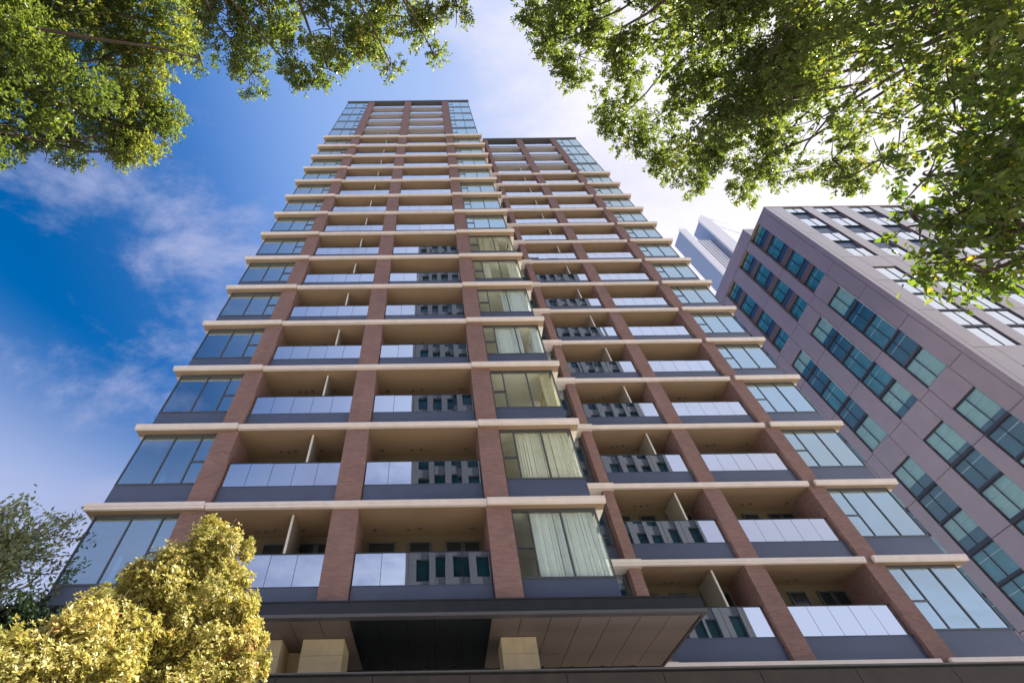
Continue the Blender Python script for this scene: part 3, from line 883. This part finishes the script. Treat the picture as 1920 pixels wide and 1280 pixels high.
# ------------------------------------------------------------------ the office tower across the street, seen mirrored in the balcony glass
opp = thing('opposite_tower', (14, -36, 0), 'grey tower across the street, seen mirrored in the balcony glass', 'tower')
OX0, OX1, OY, OH = -2.7, 35.0, -24.0, 112.0
part('glazing', MB().box(OX0 + .3, OX1 - .3, OY - 20, OY - 0.5, 0, OH - .5).mesh('glazing', M['oppglass']), opp)
grid = MB()
nx = 17
w = (OX1 - OX0) / nx
for i in range(nx + 1):
    grid.box(OX0 + i * w - .42, OX0 + i * w + .42, OY - 0.5, OY, 0, OH)
part('pier_grid', grid.mesh('pier_grid', M['opp']), opp)
grid = MB()
z = 3.0
while z < OH:
    grid.box(OX0 - .4, OX1 + .4, OY - 0.48, OY - 0.1, z, z + 1.25)
    z += 3.6
part('spandrel_grid', grid.mesh('spandrel_grid', M['opp']), opp)
part('side_wall', MB().box(OX0 - .42, OX0 + .29, OY - 20, OY - .51, 0, OH).box(OX1 - .29, OX1 + .42, OY - 20, OY - .51, 0, OH).mesh('side_wall', M['opp']), opp)

# ------------------------------------------------------------------ trees
def leaf_mesh(name, pos, dirs, nrm, length, width, rnd, mat, detail=1):
    """one mesh of many leaves: pos base, dirs along the leaf, nrm upper side"""
    n = len(pos)
    dirs = dirs / (np.linalg.norm(dirs, axis=1, keepdims=True) + 1e-9)
    side = np.cross(dirs, nrm)
    side /= np.linalg.norm(side, axis=1, keepdims=True) + 1e-9
    up = np.cross(side, dirs)
    L = length[:, None]; Wd = width[:, None]
    if detail:
        # base, L1, L2, tip, R2, R1, m1, m2
        spec = [(0, 0, 0), (.28, .40, .06), (.64, .40, .05), (1, 0, -.12), (.64, -.40, .05), (.28, -.40, .06), (.30, 0, -.02), (.66, 0, -.05)]
        faces = [(0, 1, 6), (1, 2, 7, 6), (2, 3, 7), (0, 6, 5), (6, 7, 4, 5), (7, 3, 4)]
    else:
        spec = [(0, 0, 0), (.45, .42, .05), (1, 0, -.06), (.45, -.42, .05)]
        faces = [(0, 1, 2), (0, 2, 3)]
    nv = len(spec)
    V = np.zeros((n, nv, 3))
    for i, (a, s, h) in enumerate(spec):
        V[:, i] = pos + dirs * L * a + side * Wd * s * 1.25 + up * L * h
    loops, starts, totals = [], [], []
    base = np.arange(n) * nv
    per = np.concatenate([np.array(f) for f in faces])
    LO = (base[:, None] + per[None, :]).ravel()
    tot = np.tile(np.array([len(f) for f in faces]), n)
    st = np.concatenate([[0], np.cumsum(tot)[:-1]])
    me = bpy.data.meshes.new(name)
    me.vertices.add(n * nv)
    me.vertices.foreach_set('co', V.ravel().astype(np.float32))
    me.loops.add(len(LO))
    me.loops.foreach_set('vertex_index', LO.astype(np.int32))
    me.polygons.add(len(tot))
    me.polygons.foreach_set('loop_start', st.astype(np.int32))
    me.polygons.foreach_set('loop_total', tot.astype(np.int32))
    me.update(calc_edges=True)
    a = me.attributes.new('rnd', 'FLOAT', 'POINT')
    a.data.foreach_set('value', np.repeat(rnd, nv).astype(np.float32))
    me.materials.append(mat)
    return me

def unit(v): return v / (np.linalg.norm(v, axis=-1, keepdims=True) + 1e-9)

def crown_leaves(clumps, R_, per_m3, leaf, twig_leaves, droop, tuft=False):
    """clumps: (centre, radius, density factor, tint).  Every clump breaks up into smaller sprays on short twigs."""
    P, D, Nn, Ln, Wn, Rn, twigs = [], [], [], [], [], [], []
    for c, r, dens, tint in clumps:
        c = np.array(c)
        nsub = max(3, int(7 * dens))
        subs = []
        for _ in range(nsub):
            d = unit(R_.normal(size=3))
            subs.append((c + d * r * R_.uniform(.25, .85) * np.array([1, 1, .8]), r * (R_.uniform(.30, .60) if tuft else R_.uniform(.28, .52)), R_.normal(0, .10)))
        for sc_, sr, st in subs:
            nt = int(per_m3 * dens * sr ** 2)
            for _ in range(max(2, nt)):
                d = unit(R_.normal(size=3))
                p = sc_ + d * sr * R_.uniform(.15, 1.0) ** .6 * (R_.uniform(1.1, 1.6) if tuft and R_.random() < .16 else 1)
                out_ = unit(p - c + R_.normal(size=3) * .25 * r)
                if tuft:
                    axis = unit(out_ + np.array([0, 0, .8]))
                    m = R_.integers(7, 12)
                    ang = R_.uniform(0, 2 * np.pi, m)
                    e1 = unit(np.cross(axis, [.31, .7, .2])); e2 = np.cross(axis, e1)
                    el = R_.uniform(-.15, .9, m)
                    dd = (np.cos(ang)[:, None] * e1 + np.sin(ang)[:, None] * e2) * np.cos(el)[:, None] + axis * np.sin(el)[:, None]
                    pp = np.repeat(p[None], m, 0) + dd * .01
                    nn = unit(axis[None] - dd * .3 + R_.normal(size=(m, 3)) * .3)
                else:
                    m = R_.integers(int(twig_leaves * .6), int(twig_leaves * 1.4) + 1)
                    tl = leaf * R_.uniform(1.2, 2.6)
                    axis = unit(out_ + np.array([0, 0, -droop]) + R_.normal(size=3) * .35)
                    f = np.linspace(0.15, 1, m)
                    pp = p + axis * tl * f[:, None]
                    ang = R_.uniform(0, 2 * np.pi) + np.arange(m) * 2.4
                    e1 = unit(np.cross(axis, [.31, .7, .2])); e2 = np.cross(axis, e1)
                    dd = unit(axis * .6 + np.cos(ang)[:, None] * e1 + np.sin(ang)[:, None] * e2 + np.array([0, 0, -droop * .4]))
                    nn = unit(np.array([0, 0, 1.0]) + R_.normal(size=(m, 3)) * .45)
                    twigs.append((p, p + axis * tl))
                P.append(pp); D.append(dd); Nn.append(nn)
                l = leaf * R_.uniform(.65, 1.25, m)
                Ln.append(l); Wn.append(l * R_.uniform(.38, .52, m))
                Rn.append(np.clip(R_.normal(.45 + tint + st + (R_.normal(0, .13) if tuft else 0), .2, m), 0, 1))
    return [np.concatenate(x) for x in (P, D, Nn, Ln, Wn, Rn)] + [twigs]

def limb(mb, a, b, r0, r1, R_, sag=0.1, n=7, sides=6):
    a, b = np.array(a, float), np.array(b, float)
    L = np.linalg.norm(b - a)
    off = R_.normal(size=3) * L * .07
    pts, rad = [], []
    for i in range(n):
        f = i / (n - 1)
        pts.append(a + (b - a) * f + off * math.sin(math.pi * f) + np.array([0, 0, sag * L * math.sin(math.pi * f)]) + R_.normal(size=3) * L * .012 * (0 < i < n - 1))
        rad.append(r0 * (1 - f) + r1 * f)
    mb.tube(pts, rad, sides)
    return pts

def tree(name, label, base, fork, clumps, seed, mat, bark, r_trunk, leaf=.08, per=260, twig=9, droop=.5, tuft=False, detail=1, subtw=6, group=None, mains=4):
    R_ = np.random.default_rng(seed)
    t = thing(name, base, label, 'tree', group)
    A = crown_leaves(clumps, R_, per, leaf, twig, droop, tuft)
    me = leaf_mesh('crown', A[0], A[1], A[2], A[3], A[4], A[5], mat, detail)
    part('crown', me, t)
    mb = MB()
    limb(mb, base, fork, r_trunk, r_trunk * .75, R_, 0, 8, 10)
    # main limbs towards groups of clumps, then a branch into every clump and twigs inside it
    cs = np.array([c for c, *_ in clumps])
    idx = R_.choice(len(cs), min(mains, len(cs)), replace=False)
    cent = cs[idx].astype(float)
    for _ in range(6):
        lab = np.argmin(((cs[:, None] - cent[None]) ** 2).sum(-1), 1)
        for j in range(len(cent)):
            if (lab == j).any(): cent[j] = cs[lab == j].mean(0)
    for j in range(len(cent)):
        mid = np.array(fork) * .45 + cent[j] * .55
        pts = limb(mb, fork, mid, r_trunk * .55, r_trunk * .28, R_, .05)
        for i in np.where(lab == j)[0]:
            c, r = np.array(clumps[i][0]), clumps[i][1]
            limb(mb, pts[-1], c, r_trunk * .24, r_trunk * .07, R_, .04, 7, 5)
            for _ in range(subtw):
                d = unit(R_.normal(size=3))
                limb(mb, c + d * r * .05, c + d * r * .9, r_trunk * .07, r_trunk * .02, R_, .03, 4, 4)
    part('trunk', mb.mesh('trunk', bark, True), t)
    return t, len(A[0])

def cl(u, v, d, rpx, dens=1.0, tint=0.0):
    return (at(u, v, d), rpx * d / 1050.0, dens, tint)

T1 = [cl(60, 225, 8.6, 70), cl(150, 215, 9.2, 70, 1, .05), cl(225, 245, 8.8, 65, 1, .15), cl(280, 225, 9.0, 50, 1, .1), cl(275, 130, 9.4, 70, 1, .2), cl(330, 60, 9.2, 60, 1, .25),
      cl(190, 110, 9.0, 90, 1, .05), cl(90, 110, 8.4, 90), cl(10, 60, 8.2, 90, 1, .1), cl(120, 20, 8.8, 90, 1, .1), cl(240, 10, 9.2, 80, 1, .2), cl(-60, 200, 8.2, 100), cl(-130, 80, 8.0, 120), cl(-60, -60, 8.4, 120),
      cl(80, -110, 8.9, 120), cl(220, -100, 9.3, 110), cl(-220, 220, 8.0, 130), cl(-260, 20, 8.0, 140), cl(-200, -150, 8.5, 150), cl(340, -60, 9.5, 70), cl(20, 270, 8.8, 30), cl(290, 250, 9.0, 42, 1, .1), cl(295, 185, 9.2, 42, 1, .1), cl(375, 110, 8.0, 26, .8, -.35), cl(20, 170, 8.4, 60, 1, -.1), cl(125, 265, 8.8, 35), cl(235, 285, 8.8, 30, 1, .1)]
T2 = [cl(440, 60, 7.6, 60, 1, -.1), cl(470, 135, 7.8, 38), cl(530, 50, 7.9, 65), cl(550, 130, 7.7, 42), cl(615, 130, 7.8, 42), cl(620, 55, 7.6, 60, 1, .05), cl(690, 60, 7.8, 48), cl(733, 122, 7.4, 21, 1.0, .05), cl(745, 30, 7.9, 50, 1, .1), cl(800, 45, 7.7, 38, 1, .12), cl(812, 100, 7.7, 22, 1, .05), cl(855, 10, 7.8, 38, 1, .05),
      cl(450, -60, 7.7, 80), cl(570, -70, 7.8, 90), cl(690, -80, 7.9, 90), cl(800, -80, 7.7, 80), cl(500, -190, 7.6, 110), cl(680, -220, 7.7, 120), cl(410, 20, 7.4, 28, .8, -.2)]
T3 = [cl(985, 20, 8.6, 36, 1, -.05), cl(1030, 70, 8.4, 50), cl(1085, 105, 8.3, 45), cl(1100, 20, 8.2, 70, 1, .05), cl(1160, 150, 7.8, 50), cl(1160, 225, 7.9, 52, 1, -.08), cl(1180, 260, 7.8, 36, 1, -.05), cl(1215, 70, 7.6, 80, 1, .05), cl(1270, 165, 7.2, 75, 1, .05), cl(1250, 300, 8.2, 42), cl(1310, 270, 7.4, 60, 1, -.05), cl(1300, 335, 8.3, 36, 1, .05), cl(1390, 330, 8.0, 42), cl(1360, 180, 6.6, 80), cl(1340, 40, 6.6, 95, 1, .1), cl(1470, 60, 6.0, 95, .8, .1), cl(1440, 200, 6.4, 60, .8), cl(1430, 300, 7.6, 50, .9), cl(1560, 110, 5.8, 80, .75, .05), cl(1560, 300, 6.8, 50, .9), cl(1540, 220, 6.2, 55, .7), cl(1600, 20, 5.6, 85, .7, .1), cl(1680, 90, 5.2, 85, .7, .1), cl(1690, 220, 5.2, 70, .8), cl(1655, 300, 5.6, 42, .7, -.05), cl(1780, 60, 4.8, 95, .7, .12), cl(1880, 50, 4.6, 95, .7, .1), cl(1790, 180, 4.6, 85, .8), cl(1880, 180, 4.5, 80, .8, .05), cl(1830, 270, 4.3, 80, .9),
      cl(1480, 150, 6.8, 75), cl(1420, 110, 7.0, 75), cl(1530, 60, 6.6, 70), cl(1400, 240, 7.4, 60), cl(1600, 170, 6.2, 60, .9), cl(1490, 320, 7.4, 34, .8), cl(1600, 330, 6.6, 36, .9), cl(1380, -90, 6.6, 130), cl(1180, -80, 7.4, 120), cl(1540, -110, 5.8, 130), cl(1700, -110, 5.2, 130), cl(1880, -120, 4.8, 140), cl(2020, 40, 4.5, 130), cl(2050, 220, 4.4, 120), cl(1030, -60, 8.2, 80), cl(1260, -230, 7.0, 160), cl(1500, -280, 6.2, 180), cl(1780, -320, 5.4, 180)]
T3N = [cl(1740, 330, 3.5, 55, .8), cl(1730, 420, 3.3, 42, .85), cl(1800, 400, 3.2, 70, .9), cl(1790, 490, 3.1, 50, .9), cl(1850, 510, 3.15, 42, .9), cl(1890, 400, 3.3, 60, .9, .05), cl(1860, 300, 3.6, 60, .8, .05), cl(1960, 470, 3.2, 60), cl(1985, 330, 3.5, 80), cl(1950, 230, 3.8, 90), cl(1745, 475, 3.2, 22, .9)]
tree('camphor_tree', 'leafy tree overhanging the top left corner with yellow sunlit sprays', (-8.6, -1.4, 0.0), (-7.6, -0.6, 4.2), T1, 11, M['leaf'], M['bark'], .17, leaf=.052, per=1200, detail=0, group='street trees overhead')
tree('camphor_tree', 'leafy tree overhead at top centre left of the roofline, with one stray tuft', (-3.2, -5.2, 0.0), (-2.6, -3.4, 4.6), T2, 12, M['leaf'], M['bark'], .12, leaf=.050, per=1600, detail=0, group='street trees overhead')
T3 = [(c, r, dn * (1.35 if np.linalg.norm(c - np.array([0, 0, EYE])) > 6.3 else .95), tt) for c, r, dn, tt in T3]
tree('camphor_tree', 'largest overhanging tree filling the top right corner of the view', (6.6, -3.4, 0.0), (5.4, -1.8, 3.8), T3, 13, M['leaf'], M['bark'], .10, leaf=.044, per=900, group='street trees overhead')
tree('broadleaf_tree', 'near low branch with large dark green leaves hanging before the office block', (6.4, 0.6, 0.0), (4.4, 0.9, 3.0), T3N, 14, M['leaf_near'], M['bark'], .10, leaf=.043, per=1150, twig=8, droop=.8)

T4 = [cl(430, 1010, 9.6, 42, 1.3), cl(390, 1040, 9.4, 50, 1.3), cl(345, 1070, 9.3, 50, 1.2), cl(300, 1090, 9.2, 52, 1.1), cl(255, 1115, 9.1, 50, 1.2), cl(210, 1150, 9.0, 50, 1.2), cl(440, 1080, 9.5, 40, 1.2), cl(430, 1140, 9.3, 48, 1.3), cl(455, 1200, 9.2, 42, 1.3, .05), cl(380, 1120, 9.2, 50, 1.1, -.1), cl(320, 1145, 9.0, 50, 1.0, -.1), cl(390, 1200, 9.0, 52, 1.1), cl(460, 1260, 9.1, 40, 1.3, .05), cl(390, 1275, 8.9, 50, 1.1), cl(260, 1185, 8.9, 48, 1.0), cl(300, 1290, 8.7, 60, 1.0), cl(230, 1260, 8.6, 60, 1.0, -.05), cl(275, 1130, 9.6, 50), cl(330, 1200, 9.4, 50), cl(215, 1195, 9.3, 46), cl(290, 1235, 9.3, 46), cl(345, 1255, 9.3, 46), cl(465, 1030, 9.7, 24), cl(400, 1005, 9.6, 36, 1.2), cl(250, 1080, 9.3, 34), cl(480, 1235, 9.2, 28), cl(415, 1060, 9.7, 48), cl(455, 1110, 9.6, 36), cl(370, 1090, 9.6, 46), cl(450, 1165, 9.5, 40), cl(330, 1050, 9.6, 40), cl(215, 1140, 8.8, 46), cl(240, 1175, 8.5, 46), cl(272, 1105, 9.1, 46), cl(205, 1215, 8.2, 46)]
T4b = [cl(150, 1175, 8.3, 45, 1.2, .1), cl(110, 1200, 8.2, 48, 1.2, .05), cl(165, 1215, 8.0, 52, 1.2), cl(70, 1235, 8.0, 52, 1.2, .05), cl(120, 1260, 7.8, 60, 1.2), cl(30, 1275, 7.8, 60, 1.2), cl(190, 1285, 7.8, 60, 1.1), cl(-30, 1250, 7.8, 60, 1.2), cl(10, 1225, 8.2, 34, 1.0), cl(-80, 1300, 7.6, 70), cl(80, 1330, 7.6, 70), cl(180, 1350, 7.6, 70)]
tree('yellow_tree', 'bushy yellow-green tree in front of the lower left of the tower', (-4.6, 7.9, 0.1), (-4.4, 7.9, 2.9), T4, 21, M['leaf_yellow'], M['bark_pale'], .11, leaf=.056, per=1700, tuft=True, detail=0, group='yellow trees')
tree('yellow_tree', 'lower rounder yellow-green tree in the bottom left corner', (-5.6, 6.4, 0.1), (-5.5, 6.4, 2.3), T4b, 22, M['leaf_yellow'], M['bark_pale'], .09, leaf=.055, per=1600, tuft=True, detail=0, group='yellow trees')

# wispy grey-green tree: long thin shoots with sparse leaves
R_ = np.random.default_rng(31)
base = np.array([-14.6, 12.2, 0.0])
t = thing('wispy_tree', tuple(base), 'thin grey-green tree with long bare shoots beside the tower at far left', 'tree')
mb = MB()
fork = base + np.array([.1, 0, 4.6])
limb(mb, base, fork, .13, .10, R_, 0, 7, 8)
P, D, Nn, Ln, Rn = [], [], [], [], []
tips = [(25, 965), (60, 950), (85, 985), (120, 1000), (140, 1010), (105, 1040), (70, 1050), (20, 1000), (5, 975), (110, 1075), (70, 1095), (40, 1060), (85, 1125), (-20, 960), (-50, 990), (-30, 1030), (-70, 1010), (10, 1040), (50, 1010), (130, 1040), (-10, 1090), (95, 1020), (45, 985), (70, 970)]
for u, v in tips:
    tip = at(u, v, 19.0 + R_.uniform(-1.2, 1.2))
    st = fork + np.array([R_.uniform(-.5, .5), R_.uniform(-.5, .5), R_.uniform(-.3, 1.2)])
    pts = limb(mb, st, tip, .05, .012, R_, .06, 9, 4)
    for q in range(8):
        f = R_.uniform(.45, .95)
        i = int(f * 8)
        a = pts[i]
        e = a + unit(tip - st) * R_.uniform(.4, .9) + R_.normal(size=3) * .28
        p2 = limb(mb, a, e, .010, .004, R_, .03, 4, 3)
        for pt in p2[1:]:
            m = R_.integers(8, 16)
            P.append(pt + R_.normal(size=(m, 3)) * .12)
            D.append(unit(unit(tip - st) + R_.normal(size=(m, 3)) * .8))
            Nn.append(unit(np.array([0, 0, 1]) + R_.normal(size=(m, 3)) * .6))
            Ln.append(R_.uniform(.10, .18, m)); Rn.append(R_.uniform(0, 1, m))
    for i in range(5, 9):
        m = R_.integers(6, 14)
        P.append(pts[i] + R_.normal(size=(m, 3)) * .16)
        D.append(unit(unit(tip - st) + R_.normal(size=(m, 3)) * .8)); Nn.append(unit(np.array([0, 0, 1]) + R_.normal(size=(m, 3)) * .6))
        Ln.append(R_.uniform(.10, .18, m)); Rn.append(R_.uniform(0, 1, m))
P, D, Nn, Ln, Rn = [np.concatenate(x) for x in (P, D, Nn, Ln, Rn)]
part('crown', leaf_mesh('crown', P, D, Nn, Ln, Ln * .4, Rn, M['leaf_grey'], 1), t)
part('trunk', mb.mesh('trunk', M['bark_pale'], True), t)
TH = [cl(20, 1165, 15.5, 45, 1.2), cl(70, 1160, 15.5, 40, 1.2), cl(95, 1180, 15.2, 36, 1.2), cl(-30, 1175, 15.5, 60), cl(30, 1215, 15.2, 50), cl(80, 1220, 15.0, 45), cl(-60, 1230, 15.2, 70), cl(60, 1290, 15.0, 70), cl(-40, 1300, 15.0, 80)]
tree('dark_shrub', 'dark evergreen shrub behind the yellow trees at far left', (-11.2, 10.6, 0.0), (-11.2, 10.8, 1.2), TH, 33, M['leaf_dark'], M['bark'], .12, leaf=.11, per=260)
